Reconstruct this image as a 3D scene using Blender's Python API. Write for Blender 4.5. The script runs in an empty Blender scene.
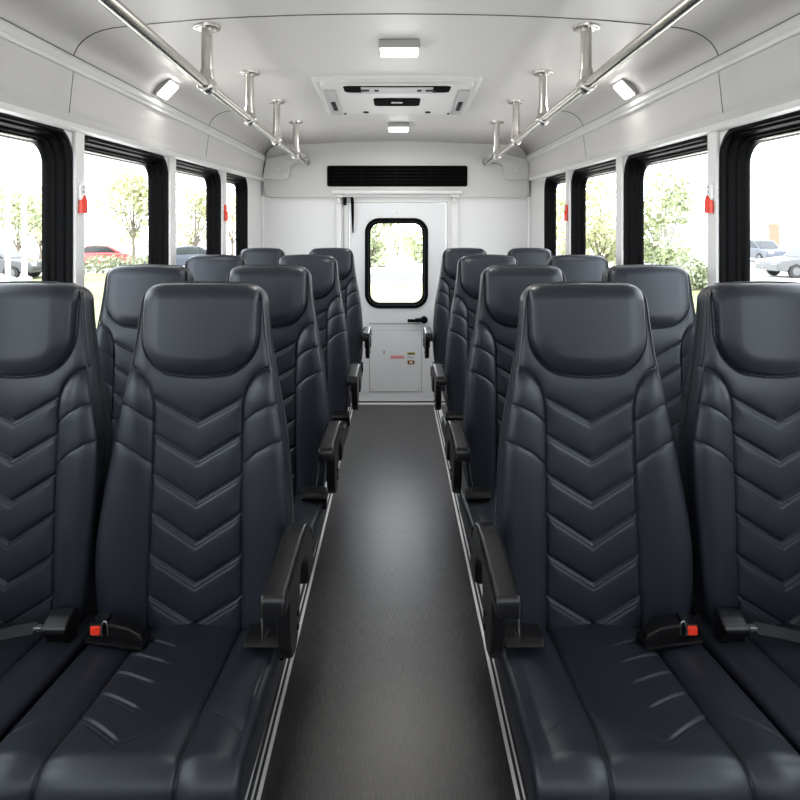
import bpy, bmesh, math, random
import numpy as np
from mathutils import Vector, Matrix
from mathutils.geometry import tessellate_polygon

random.seed(7); np.random.seed(7)
S = bpy.context.scene
COL = S.collection
PI = math.pi
CAM_H = 1.48

# ------------------------------------------------------------------ materials
def principled(name, col, rough=0.5, metal=0.0, spec=0.5, bump=None, var=None, coat=0.0):
    m = bpy.data.materials.new(name); m.use_nodes = True
    nt = m.node_tree; b = nt.nodes['Principled BSDF']
    b.inputs['Base Color'].default_value = (*col, 1)
    b.inputs['Roughness'].default_value = rough
    b.inputs['Metallic'].default_value = metal
    b.inputs['Specular IOR Level'].default_value = spec
    b.inputs['Coat Weight'].default_value = coat
    tc = None
    if bump or var:
        tc = nt.nodes.new('ShaderNodeTexCoord')
    if var:                                   # (scale, amount) gentle colour mottling
        n = nt.nodes.new('ShaderNodeTexNoise'); n.inputs['Scale'].default_value = var[0]
        n.inputs['Detail'].default_value = 4
        nt.links.new(tc.outputs['Object'], n.inputs['Vector'])
        r = nt.nodes.new('ShaderNodeValToRGB')
        a = var[1]
        r.color_ramp.elements[0].color = (*[c * (1 - a) for c in col], 1)
        r.color_ramp.elements[1].color = (*[min(1, c * (1 + a)) for c in col], 1)
        r.color_ramp.elements[0].position = .3; r.color_ramp.elements[1].position = .7
        nt.links.new(n.outputs['Fac'], r.inputs['Fac'])
        nt.links.new(r.outputs['Color'], b.inputs['Base Color'])
    if bump:                                  # (scale, strength, distance)
        n = nt.nodes.new('ShaderNodeTexNoise'); n.inputs['Scale'].default_value = bump[0]
        n.inputs['Detail'].default_value = 3
        nt.links.new(tc.outputs['Object'], n.inputs['Vector'])
        bp = nt.nodes.new('ShaderNodeBump'); bp.inputs['Strength'].default_value = bump[1]
        bp.inputs['Distance'].default_value = bump[2]
        nt.links.new(n.outputs['Fac'], bp.inputs['Height'])
        nt.links.new(bp.outputs['Normal'], b.inputs['Normal'])
    return m

def emitter(name, col, strength):
    m = bpy.data.materials.new(name); m.use_nodes = True
    b = m.node_tree.nodes['Principled BSDF']
    b.inputs['Base Color'].default_value = (*col, 1)
    b.inputs['Emission Color'].default_value = (*col, 1)
    b.inputs['Emission Strength'].default_value = strength
    return m

def glass_mat(name, tint, gloss):
    m = bpy.data.materials.new(name); m.use_nodes = True
    nt = m.node_tree; nt.nodes.remove(nt.nodes['Principled BSDF'])
    out = nt.nodes['Material Output']
    t = nt.nodes.new('ShaderNodeBsdfTransparent'); t.inputs['Color'].default_value = (*tint, 1)
    g = nt.nodes.new('ShaderNodeBsdfGlossy'); g.inputs['Roughness'].default_value = 0.02
    lw = nt.nodes.new('ShaderNodeLayerWeight'); lw.inputs['Blend'].default_value = 0.15
    mu = nt.nodes.new('ShaderNodeMath'); mu.operation = 'MULTIPLY'; mu.inputs[1].default_value = gloss
    mx = nt.nodes.new('ShaderNodeMixShader')
    nt.links.new(lw.outputs['Fresnel'], mu.inputs[0]); nt.links.new(mu.outputs[0], mx.inputs['Fac'])
    nt.links.new(t.outputs[0], mx.inputs[1]); nt.links.new(g.outputs[0], mx.inputs[2])
    nt.links.new(mx.outputs[0], out.inputs['Surface'])
    return m

def floor_mat():
    m = bpy.data.materials.new('ribbed_vinyl'); m.use_nodes = True
    nt = m.node_tree; b = nt.nodes['Principled BSDF']
    tc = nt.nodes.new('ShaderNodeTexCoord')
    mp = nt.nodes.new('ShaderNodeMapping'); mp.inputs['Scale'].default_value = (520, 22, 1)
    nt.links.new(tc.outputs['Object'], mp.inputs['Vector'])
    n = nt.nodes.new('ShaderNodeTexNoise'); n.inputs['Scale'].default_value = 1.0; n.inputs['Detail'].default_value = 3
    nt.links.new(mp.outputs[0], n.inputs['Vector'])
    r = nt.nodes.new('ShaderNodeValToRGB')
    r.color_ramp.elements[0].position = .36; r.color_ramp.elements[0].color = (.011, .0105, .0115, 1)
    r.color_ramp.elements[1].position = .66; r.color_ramp.elements[1].color = (.066, .063, .066, 1)
    nt.links.new(n.outputs['Fac'], r.inputs['Fac']); nt.links.new(r.outputs['Color'], b.inputs['Base Color'])
    n2 = nt.nodes.new('ShaderNodeTexNoise'); n2.inputs['Scale'].default_value = 260; n2.inputs['Detail'].default_value = 2
    nt.links.new(tc.outputs['Object'], n2.inputs['Vector'])
    ad = nt.nodes.new('ShaderNodeMath'); ad.operation = 'ADD'
    nt.links.new(n.outputs['Fac'], ad.inputs[0]); nt.links.new(n2.outputs['Fac'], ad.inputs[1])
    bp = nt.nodes.new('ShaderNodeBump'); bp.inputs['Strength'].default_value = .22; bp.inputs['Distance'].default_value = .0012
    nt.links.new(ad.outputs[0], bp.inputs['Height']); nt.links.new(bp.outputs['Normal'], b.inputs['Normal'])
    b.inputs['Roughness'].default_value = .31
    b.inputs['Specular IOR Level'].default_value = .7
    return m

def leaf_mat(name, a, b_):
    m = bpy.data.materials.new(name); m.use_nodes = True
    nt = m.node_tree; b = nt.nodes['Principled BSDF']
    g = nt.nodes.new('ShaderNodeNewGeometry')
    r = nt.nodes.new('ShaderNodeValToRGB')
    r.color_ramp.elements[0].color = (*a, 1); r.color_ramp.elements[1].color = (*b_, 1)
    nt.links.new(g.outputs['Random Per Island'], r.inputs['Fac'])
    nt.links.new(r.outputs['Color'], b.inputs['Base Color'])
    b.inputs['Roughness'].default_value = .6
    b.inputs['Transmission Weight'].default_value = 0
    return m

M = dict(
    leather=principled('navy_black_leather', (.0125, .0150, .0220), .41, spec=.5, bump=(420, .10, .0008)),
    leather_side=principled('leather_side', (.0135, .0155, .0220), .42, spec=.5, bump=(420, .10, .0008)),
    piping=principled('piping', (.030, .031, .037), .38),
    thread=principled('thread', (.022, .023, .028), .6),
    plastic=principled('black_plastic', (.0055, .0055, .0062), .34, spec=.28, bump=(300, .06, .0005)),
    plastic_gloss=principled('black_plastic_gloss', (.0065, .0065, .0075), .27, spec=.32),
    frame_metal=principled('black_seat_metal', (.008, .008, .009), .5),
    webbing=principled('belt_webbing', (.010, .0105, .0125), .6, spec=.3, bump=(700, .3, .0006)),
    red=principled('red_plastic', (.86, .045, .018), .35),
    chrome=principled('chrome', (.72, .72, .72), .18, metal=1),
    steel=principled('brushed_steel', (.56, .535, .51), .27, metal=1, bump=(160, .03, .0004)),
    alu=principled('aluminium_trim', (.86, .85, .84), .32, metal=.15),
    dark_gap=principled('dark_gasket', (.02, .02, .02), .6),
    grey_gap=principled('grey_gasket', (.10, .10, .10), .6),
    wall=principled('white_wall_panel', (.75, .738, .735), .42, bump=(90, .03, .001)),
    rear=principled('white_rear_panel', (.84, .84, .835), .38),
    panel=principled('grey_side_panel', (.585, .570, .566), .5, bump=(400, .08, .0006)),
    dark_panel=principled('grey_partition', (.16, .16, .165), .6),
    ceiling=principled('off_white_ceiling', (.665, .638, .622), .36, bump=(200, .03, .0006)),
    mould=principled('white_moulding', (.78, .775, .765), .3),
    bulk=principled('grey_bulkhead', (.63, .62, .605), .42, bump=(200, .03, .0006)),
    ac=principled('ac_plastic', (.74, .73, .715), .36),
    ac_grey=principled('ac_grey', (.46, .455, .45), .4),
    black=principled('black_rubber', (.0022, .0022, .0026), .38, spec=.06),
    black_matt=principled('black_matt', (.002, .002, .002), .7, spec=.02),
    door=principled('white_door_paint', (.80, .81, .825), .30),
    floor=floor_mat(),
    pane=glass_mat('window_glass', (.97, .975, .975), .10),
    lamp=emitter('lamp_lens', (1, .985, .95), 7.0),
    lampbody=principled('lamp_body', (.36, .35, .33), .4),
    yellow=principled('yellow_label', (.55, .52, .10), .5),
    orange=principled('orange_label', (.75, .35, .05), .5),
    pink=principled('pink_label', (.85, .35, .38), .5),
    white=principled('white_label', (.85, .85, .85), .5),
    asphalt=principled('pale_concrete', (.62, .61, .59), .8, var=(.4, .08)),
    grass=principled('dry_lawn', (.20, .22, .105), .9, var=(.7, .2)),
    road=principled('grey_road', (.11, .11, .115), .8),
    bark=principled('bark', (.17, .14, .11), .9, var=(6, .3)),
    leaf=leaf_mat('leaf_green', (.31, .36, .20), (.50, .53, .34)),
    leaf2=leaf_mat('leaf_yellow_green', (.42, .44, .24), (.62, .61, .40)),
    leaf3=leaf_mat('leaf_hedge', (.24, .27, .17), (.38, .41, .28)),
    bwall=principled('building_white', (.78, .76, .75), .8),
    brick=principled('brick_red', (.40, .15, .10), .8, var=(9, .2)),
    bglass=principled('building_glass', (.36, .40, .43), .2),
    carglass=principled('car_glass', (.03, .035, .04), .12),
    tyre=principled('tyre', (.02, .02, .02), .7),
    car_silver=principled('car_silver', (.10, .104, .11), .25, metal=.3, coat=.5),
    car_grey=principled('car_grey', (.07, .073, .08), .25, metal=.3, coat=.5),
    car_red=principled('car_red', (.42, .07, .07), .25, coat=.5),
    car_blue=principled('car_blue', (.05, .06, .085), .25, coat=.5),
    pole=principled('pole_white', (.80, .80, .80), .5),
)

for k_ in ('leather', 'leather_side'):
    M[k_].node_tree.nodes['Principled BSDF'].inputs['Specular Tint'].default_value = (.92, .96, 1.0, 1)

# ------------------------------------------------------------------ helpers
def link(o, parent=None):
    COL.objects.link(o)
    if parent is not None: o.parent = parent
    return o

def mesh_obj(name, verts, faces, mat, parent=None, smooth=False):
    me = bpy.data.meshes.new(name)
    me.from_pydata([tuple(map(float, v)) for v in verts], [], faces)
    me.materials.append(mat)
    if smooth: me.polygons.foreach_set('use_smooth', [True] * len(me.polygons))
    me.update()
    return link(bpy.data.objects.new(name, me), parent)

def bm_obj(name, bm, mat, parent=None, smooth=True, angle=40):
    bmesh.ops.recalc_face_normals(bm, faces=bm.faces)
    me = bpy.data.meshes.new(name); bm.to_mesh(me); bm.free()
    me.materials.append(mat)
    if smooth:
        me.polygons.foreach_set('use_smooth', [True] * len(me.polygons))
        me.set_sharp_from_angle(angle=math.radians(angle))
    o = link(bpy.data.objects.new(name, me), parent)
    if smooth:
        wn = o.modifiers.new('weighted', 'WEIGHTED_NORMAL'); wn.keep_sharp = True
    return o

def empty(name, loc, label=None, cat=None, group=None):
    o = bpy.data.objects.new(name, None); o.location = loc; o.empty_display_size = .1
    link(o)
    if label: o['label'] = label
    if cat: o['category'] = cat
    if group: o['group'] = group
    return o

def tag(o, label=None, cat=None, group=None, kind=None):
    if label: o['label'] = label
    if cat: o['category'] = cat
    if group: o['group'] = group
    if kind: o['kind'] = kind
    return o

def add_box(bm, lo, hi, bev=0.0, seg=2, mtx=None):
    t = bmesh.new()
    bmesh.ops.create_cube(t, size=1)
    for v in t.verts:
        v.co = Vector([(lo[i] + hi[i]) / 2 + v.co[i] * (hi[i] - lo[i]) for i in range(3)])
    if bev > 0:
        bmesh.ops.bevel(t, geom=t.edges[:], offset=bev, segments=seg, affect='EDGES', profile=.5)
    if mtx is not None: bmesh.ops.transform(t, matrix=mtx, verts=t.verts)
    merge(bm, t)

def merge(bm, t):
    me = bpy.data.meshes.new('tmp'); t.to_mesh(me); t.free()
    bm.from_mesh(me); bpy.data.meshes.remove(me)

def box(name, lo, hi, mat, parent=None, bev=0.004, seg=2):
    bm = bmesh.new(); add_box(bm, lo, hi, bev, seg)
    return bm_obj(name, bm, mat, parent)

def add_tube(bm, pts, r, n=14, caps=True):
    pts = [Vector(p) for p in pts]
    rs = r if isinstance(r, (list, tuple)) else [r] * len(pts)
    rings = []
    up = None
    for i, p in enumerate(pts):
        d = (pts[min(i + 1, len(pts) - 1)] - pts[max(i - 1, 0)]).normalized()
        if up is None:
            up = Vector((0, 0, 1)) if abs(d.z) < .9 else Vector((1, 0, 0))
        a = (up - d * up.dot(d)).normalized(); b = d.cross(a); up = a
        rings.append([bm.verts.new(p + (a * math.cos(2 * PI * k / n) + b * math.sin(2 * PI * k / n)) * rs[i]) for k in range(n)])
    for i in range(len(rings) - 1):
        for k in range(n):
            bm.faces.new((rings[i][k], rings[i][(k + 1) % n], rings[i + 1][(k + 1) % n], rings[i + 1][k]))
    if caps:
        bm.faces.new(rings[0][::-1]); bm.faces.new(rings[-1])

def tube(name, pts, r, mat, parent=None, n=14):
    bm = bmesh.new(); add_tube(bm, pts, r, n)
    return bm_obj(name, bm, mat, parent)

def add_prism(bm, poly, axis, a, b, bev=0.0, seg=2):
    """poly: list of 2-D points; axis 'x' -> (y,z), 'y' -> (x,z), 'z' -> (x,y)"""
    t = bmesh.new()
    def P(p, d):
        return {'x': (d, p[0], p[1]), 'y': (p[0], d, p[1]), 'z': (p[0], p[1], d)}[axis]
    A = [t.verts.new(P(p, a)) for p in poly]; B = [t.verts.new(P(p, b)) for p in poly]
    n = len(poly)
    f1 = t.faces.new(A); f2 = t.faces.new(B[::-1])
    for i in range(n): t.faces.new((A[i], B[i], B[(i + 1) % n], A[(i + 1) % n]))
    bmesh.ops.recalc_face_normals(t, faces=t.faces)
    if bev > 0:
        cap = set(f1.edges) | set(f2.edges)
        bmesh.ops.bevel(t, geom=list(cap), offset=bev, segments=seg, affect='EDGES', profile=.5)
    bmesh.ops.triangulate(t, faces=[f for f in t.faces if len(f.verts) > 4])
    merge(bm, t)

def prism(name, poly, axis, a, b, mat, parent=None, bev=0.0, seg=2, angle=40):
    bm = bmesh.new(); add_prism(bm, poly, axis, a, b, bev, seg)
    return bm_obj(name, bm, mat, parent, angle=angle)

def rrect(x0, x1, y0, y1, r, n=8):
    r = max(min(r, (x1 - x0) / 2 - 1e-4, (y1 - y0) / 2 - 1e-4), 1e-4)
    out = []
    for cx, cy, a0 in ((x1 - r, y1 - r, 0), (x0 + r, y1 - r, PI / 2), (x0 + r, y0 + r, PI), (x1 - r, y0 + r, 1.5 * PI)):
        for k in range(n + 1):
            a = a0 + PI / 2 * k / n
            out.append((cx + r * math.cos(a), cy + r * math.sin(a)))
    return out

def smooth_path(pts, n=8):
    """Catmull-Rom through the points"""
    P = [Vector(p) for p in pts]; out = []
    for i in range(len(P) - 1):
        p0 = P[max(i - 1, 0)]; p1 = P[i]; p2 = P[i + 1]; p3 = P[min(i + 2, len(P) - 1)]
        for k in range(n):
            t = k / n
            out.append(.5 * ((2 * p1) + (p2 - p0) * t + (2 * p0 - 5 * p1 + 4 * p2 - p3) * t * t + (3 * p1 - p0 - 3 * p2 + p3) * t ** 3))
    out.append(P[-1]); return out

def sheet_with_holes(outer, holes, fmap):
    loops = [[Vector((p[0], p[1], 0)) for p in outer]] + [[Vector((p[0], p[1], 0)) for p in h] for h in holes]
    tris = tessellate_polygon(loops)
    flat = [p for l in loops for p in l]
    return [fmap(p.x, p.y) for p in flat], [tuple(t) for t in tris]

def plate_with_holes(name, outer, holes, axis, d0, d1, mat, parent=None):
    """flat plate in the plane of axis, d0..d1 thick, with holes cut through"""
    def P(u, v, d): return {'x': (d, u, v), 'y': (u, d, v), 'z': (u, v, d)}[axis]
    vs, fs = sheet_with_holes(outer, holes, lambda u, v: (u, v))
    n = len(vs)
    V = [P(u, v, d0) for u, v in vs] + [P(u, v, d1) for u, v in vs]
    F = [f for f in fs] + [tuple(i + n for i in f[::-1]) for f in fs]
    o = 0
    for l in [outer] + holes:
        m_ = len(l)
        for i in range(m_):
            a, b = o + i, o + (i + 1) % m_
            F.append((a, b, b + n, a + n))
        o += m_
    bm = bmesh.new()
    bv = [bm.verts.new(v) for v in V]
    for f in F:
        try: bm.faces.new([bv[i] for i in f])
        except ValueError: pass
    return bm_obj(name, bm, mat, parent, angle=35)

def ring_loft(name, loops, mat, parent=None, close_last=False, angle=30):
    """loft through closed 3-D loops with equal counts"""
    bm = bmesh.new(); n = len(loops[0])
    R = [[bm.verts.new(p) for p in l] for l in loops]
    for i in range(len(R) - 1):
        for k in range(n):
            bm.faces.new((R[i][k], R[i][(k + 1) % n], R[i + 1][(k + 1) % n], R[i + 1][k]))
    if close_last: bm.faces.new(R[-1])
    return bm_obj(name, bm, mat, parent, angle=angle)

# ------------------------------------------------------------------ the seat
SY = 1.20            # reference row: root stands at world Y = 1.20
def seg_dist(px, pz, poly):
    """distance from points to a polyline"""
    d = np.full(px.shape, 9.0)
    for (x0, z0), (x1, z1) in zip(poly[:-1], poly[1:]):
        dx, dz = x1 - x0, z1 - z0
        L = dx * dx + dz * dz
        t = np.clip(((px - x0) * dx + (pz - z0) * dz) / L, 0, 1)
        d = np.minimum(d, np.hypot(px - x0 - t * dx, pz - z0 - t * dz))
    return d

def sm(x, a, b):
    t = np.clip((x - a) / (b - a), 0, 1); return t * t * (3 - 2 * t)

ZT, ZB = 1.349, .555
_zt = [.555, .60, .645, .69, .735, .80, .845, .91, .977, 1.055, 1.10, 1.148, 1.22, 1.279, 1.33, 1.36]
_wt = [.199, .206, .211, .214, .215, .2135, .211, .2075, .2015, .188, .179, .1695, .158, .152, .149, .148]
def back_w(z):
    z = np.asarray(z, float)
    w = sum(np.interp(z + o, _zt, _wt) for o in (-.03, -.015, 0, .015, .03)) / 5
    t = np.clip((z - (ZT - .045)) / .045, 0, 1)
    return w - .04 * (1 - np.sqrt(np.maximum(0, 1 - t * t)))
def low(z):
    t = np.clip((1.0 - np.asarray(z, float)) / .30, 0, 1); return t * t * (3 - 2 * t)
def back_y0(z):
    t = (np.asarray(z, float) - .58) / (1.352 - .58)
    return 1.385 + .050 * t + .012 * t * t - .012 * np.sin(np.clip(t, 0, 1) * PI) * .0 - SY
def back_T(z):
    return np.interp(z, [.55, .9, 1.2, 1.352], [.125, .110, .092, .082])
SHOULDER = [(.235, 1.150), (.17, 1.148), (.15, 1.143), (.132, 1.130), (.117, 1.108), (.108, 1.08), (.1045, 1.045), (.1045, .9), (.1075, .7), (.110, .54)]
CHZ = [(1.083, 1.024), (.998, .935), (.906, .840), (.817, .747), (.722, .655), (.628, .563)]

def edge_round(e, r):
    e = np.clip(e, 0, r)
    return r - np.sqrt(np.maximum(0, r * r - (r - e) ** 2))

def build_backrest(el, er, rl, rr_):
    """el / er: extra width of the lower left / right bolster"""
    nf = 214
    t = np.linspace(-1, 1, nf); xi = .8 * t + .2 * np.sin(t * PI / 2)
    zr = np.concatenate([np.linspace(ZB, ZT - .040, 320), ZT - .040 + .040 * np.sin(np.linspace(0, PI / 2, 16)[1:])])
    nz = len(zr)
    Z, XI = np.meshgrid(zr, xi, indexing='ij')
    W = back_w(Z) + low(Z) * np.where(XI < 0, el, er); X = XI * W; AX = np.abs(X)
    # rounded top: front recedes near the top
    tt = np.clip((Z - (ZT - .040)) / .040, 0, 1)
    rec = .034 * (1 - np.sqrt(np.maximum(0, 1 - tt * tt)))
    # seams
    d_sh = seg_dist(AX, Z, SHOULDER)
    d_ch = np.full(X.shape, 9.0); d_ch2 = np.full(X.shape, 9.0)
    for ze, zp in CHZ:
        d_ch = np.minimum(d_ch, seg_dist(AX, Z, [(0, zp), (.108, ze)]))
        d_ch2 = np.minimum(d_ch2, seg_dist(AX, Z, [(0, zp - .0115), (.108, ze - .0115)]))
    inside = AX < np.interp(Z, [.54, .7, .9, 1.045], [.110, .1075, .1045, .1045])
    zs = np.interp(AX, [p[0] for p in SHOULDER[5::-1]], [p[1] for p in SHOULDER[5::-1]])
    bol = (~inside) & (Z < np.where(AX < .108, 1.08, zs)) & (Z < 1.150)
    d_bc = np.full(X.shape, 9.0)
    for pl in ([(.104, 1.020), (.135, 1.046), (.165, 1.062), (.22, 1.070)], [(.104, .922), (.14, .955), (.175, .975), (.225, .986)]):
        d_bc = np.minimum(d_bc, seg_dist(AX, Z, pl))
    # headrest pad
    zz = Z - .026 * (AX / .138) ** 2
    qx = AX - (.1385 - .072); qz = (1.131 + .072) - zz
    d_pad = np.where((qx > 0) & (qz > 0), np.hypot(np.maximum(qx, 0), np.maximum(qz, 0)) - .072, np.maximum(qx, qz) - .072)
    # displacement
    F = np.zeros_like(X)
    chev_zone = inside & (Z < 1.12)
    d_all = np.where(chev_zone, np.minimum(d_sh, d_ch), np.where(bol, np.minimum(d_sh, d_bc), d_sh))
    F += np.where(chev_zone, .0062 * (1 - np.exp(-d_all / .010)), 0)
    F += np.where(bol, .020 * (1 - np.exp(-d_sh / .022)) - .0035 * np.exp(-d_bc / .010), 0)
    yoke = (~bol) & (~chev_zone)
    F += np.where(yoke, .0062 * (1 - np.exp(-np.minimum(d_sh, d_ch) / .010)), 0)
    F -= .0052 * np.exp(-(d_sh / .0023) ** 2)
    F -= np.where(chev_zone, .0062 * np.exp(-(d_ch / .0021) ** 2) + .0015 * np.exp(-(d_ch2 / .0018) ** 2), 0)
    F -= np.where(bol, .0030 * np.exp(-(d_bc / .0020) ** 2), 0)
    # the chevron column sits a little hollow between the bolsters
    F -= np.where(Z < 1.12, .006 * (1 - (AX / .24) ** 2), 0) * sm(1.12 - Z, 0, .12)
    inn = np.clip(-d_pad, 0, None)
    pad = .020 * np.sqrt(np.clip(1 - (1 - np.clip(inn / .052, 0, 1)) ** 2, 0, 1)) + .007 * np.clip(1 - (AX / .14) ** 2, 0, 1) * sm(inn, 0, .05)
    F += np.where(d_pad < 0, pad, 0)
    F -= .0060 * np.exp(-(d_pad / .0036) ** 2)
    F -= .006 * np.exp(-np.clip(d_pad, 0, None) / .03) * (d_pad > 0)
    Y = back_y0(Z) + rec + edge_round(W - AX, .03)[...] * 0 - F
    RE = np.where(XI < 0, rl, rr_) * (1 - .35 * sm(Z, 1.0, 1.25))      # edge radius, rounder on the window side
    Y = Y + (.012 + .32 * RE) * (1 - np.sqrt(np.maximum(0, 1 - (np.clip(RE - (W - AX), 0, None) / RE) ** 2)))
    Z2 = Z - .006 * (AX / .15) ** 2 * sm(Z, 1.27, ZT)
    front = np.stack([X, Y, Z2], -1).reshape(-1, 3)
    # sides and back of the shell: ring tail points per row
    T = back_T(zr); w = back_w(zr); yfr = Y[:, -1]; yfl = Y[:, 0]; rr = .034 * (1 - np.sqrt(np.maximum(0, 1 - np.clip((zr - (ZT - .040)) / .040, 0, 1) ** 2)))
    yb = back_y0(zr) + T - rr
    tail = []
    for s in (1, -1):
        pass
    ts = [(0.0, .22), (0.0, .45), (0.0, .68)]
    cols = []
    def half(w, yf):
        cols = []
        for f_ in (.25, .5, .75): cols.append((w - .0015 * f_, yf + (yb - .03 - yf) * f_))
        for a in np.linspace(0, PI / 2, 6): cols.append((w - .03 * (1 - np.cos(a)) - .0015, yb - .03 + .03 * np.sin(a)))
        return cols
    right = [np.stack([c[0], c[1], Z2[:, -1]], -1) for c in half(w + low(zr) * er, yfr)]
    left = [np.stack([-c[0], c[1], Z2[:, 0]], -1) for c in half(w + low(zr) * el, yfl)[::-1]]
    mid = [np.stack([w * f_, yb + 0 * w, zr], -1) for f_ in (.5, 0, -.5)]
    tail = right + mid + left
    nt = len(tail)
    tailv = np.stack(tail, 1).reshape(-1, 3)
    V = np.concatenate([front, tailv])
    off = nz * nf
    def vid(i, k):
        k %= (nf + nt)
        return i * nf + k if k < nf else off + i * nt + (k - nf)
    faces = []; cls = []
    dpc = d_pad; 
    for i in range(nz - 1):
        for k in range(nf + nt):
            faces.append((vid(i, k), vid(i, k + 1), vid(i + 1, k + 1), vid(i + 1, k)))
            if k < nf - 1:
                if dpc[i, k] < 0: c = 1
                elif bol[i, k]: c = 3 if X[i, k] < 0 else 4
                elif chev_zone[i, k] and Z[i, k] < np.interp(AX[i, k], [0, .108], [CHZ[0][1], CHZ[0][0]]): c = 2
                else: c = 0
            else: c = 0
            cls.append(c)
    faces.append(tuple(vid(nz - 1, k) for k in range(nf + nt))); cls.append(0)
    faces.append(tuple(vid(0, k) for k in range(nf + nt))[::-1]); cls.append(0)
    whole = bpy.data.meshes.new('whole'); whole.from_pydata([tuple(v) for v in V], [], faces); whole.update()
    whole.polygons.foreach_set('use_smooth', [True] * len(whole.polygons))
    N = np.zeros(len(V) * 3, np.float32); whole.vertex_normals.foreach_get('vector', N); N = N.reshape(-1, 3)
    bpy.data.meshes.remove(whole)
    cls = np.array(cls); out = {}
    for c, nm in ((0, 'backrest'), (1, 'headrest'), (2, 'chevron_panel'), (3, 'side_bolster'), (4, 'side_bolster')):
        fs = [faces[j] for j in np.nonzero(cls == c)[0]]
        used = sorted({v for f in fs for v in f}); mp = {v: j for j, v in enumerate(used)}
        me = bpy.data.meshes.new(nm)
        me.from_pydata([tuple(V[v]) for v in used], [], [tuple(mp[v] for v in f) for f in fs])
        me.materials.append(M['leather'])
        me.polygons.foreach_set('use_smooth', [True] * len(me.polygons)); me.update()
        me.normals_split_custom_set_from_vertices([tuple(N[v]) for v in used])
        out[c] = (nm, me)
    return out

def cushion_path():
    """(y,z) of the cushion's middle line from the back, over the front edge and down"""
    A = np.array([1.43, .547]); B = np.array([.952, .606]); C = np.array([.962, .520]); r = .034
    u = (A - B) / np.linalg.norm(A - B); v = (C - B) / np.linalg.norm(C - B)
    ang = math.acos(float(u @ v)); dd = r / math.tan(ang / 2)
    P1 = B + u * dd; P2 = B + v * dd
    bis = (u + v) / np.linalg.norm(u + v); O = B + bis * r / math.sin(ang / 2)
    a1 = math.atan2(*(P1 - O)[::-1]); a2 = math.atan2(*(P2 - O)[::-1])
    while a2 < a1: a2 += 2 * PI
    if a2 - a1 > PI: a1 += 2 * PI
    pts = [A + (P1 - A) * t for t in np.linspace(0, 1, 170)]
    pts += [O + r * np.array([math.cos(a), math.sin(a)]) for a in np.linspace(a1, a2, 24)[1:]]
    pts += [P2 + (C - P2) * t for t in np.linspace(0, 1, 14)[1:]]
    return np.array(pts)

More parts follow.
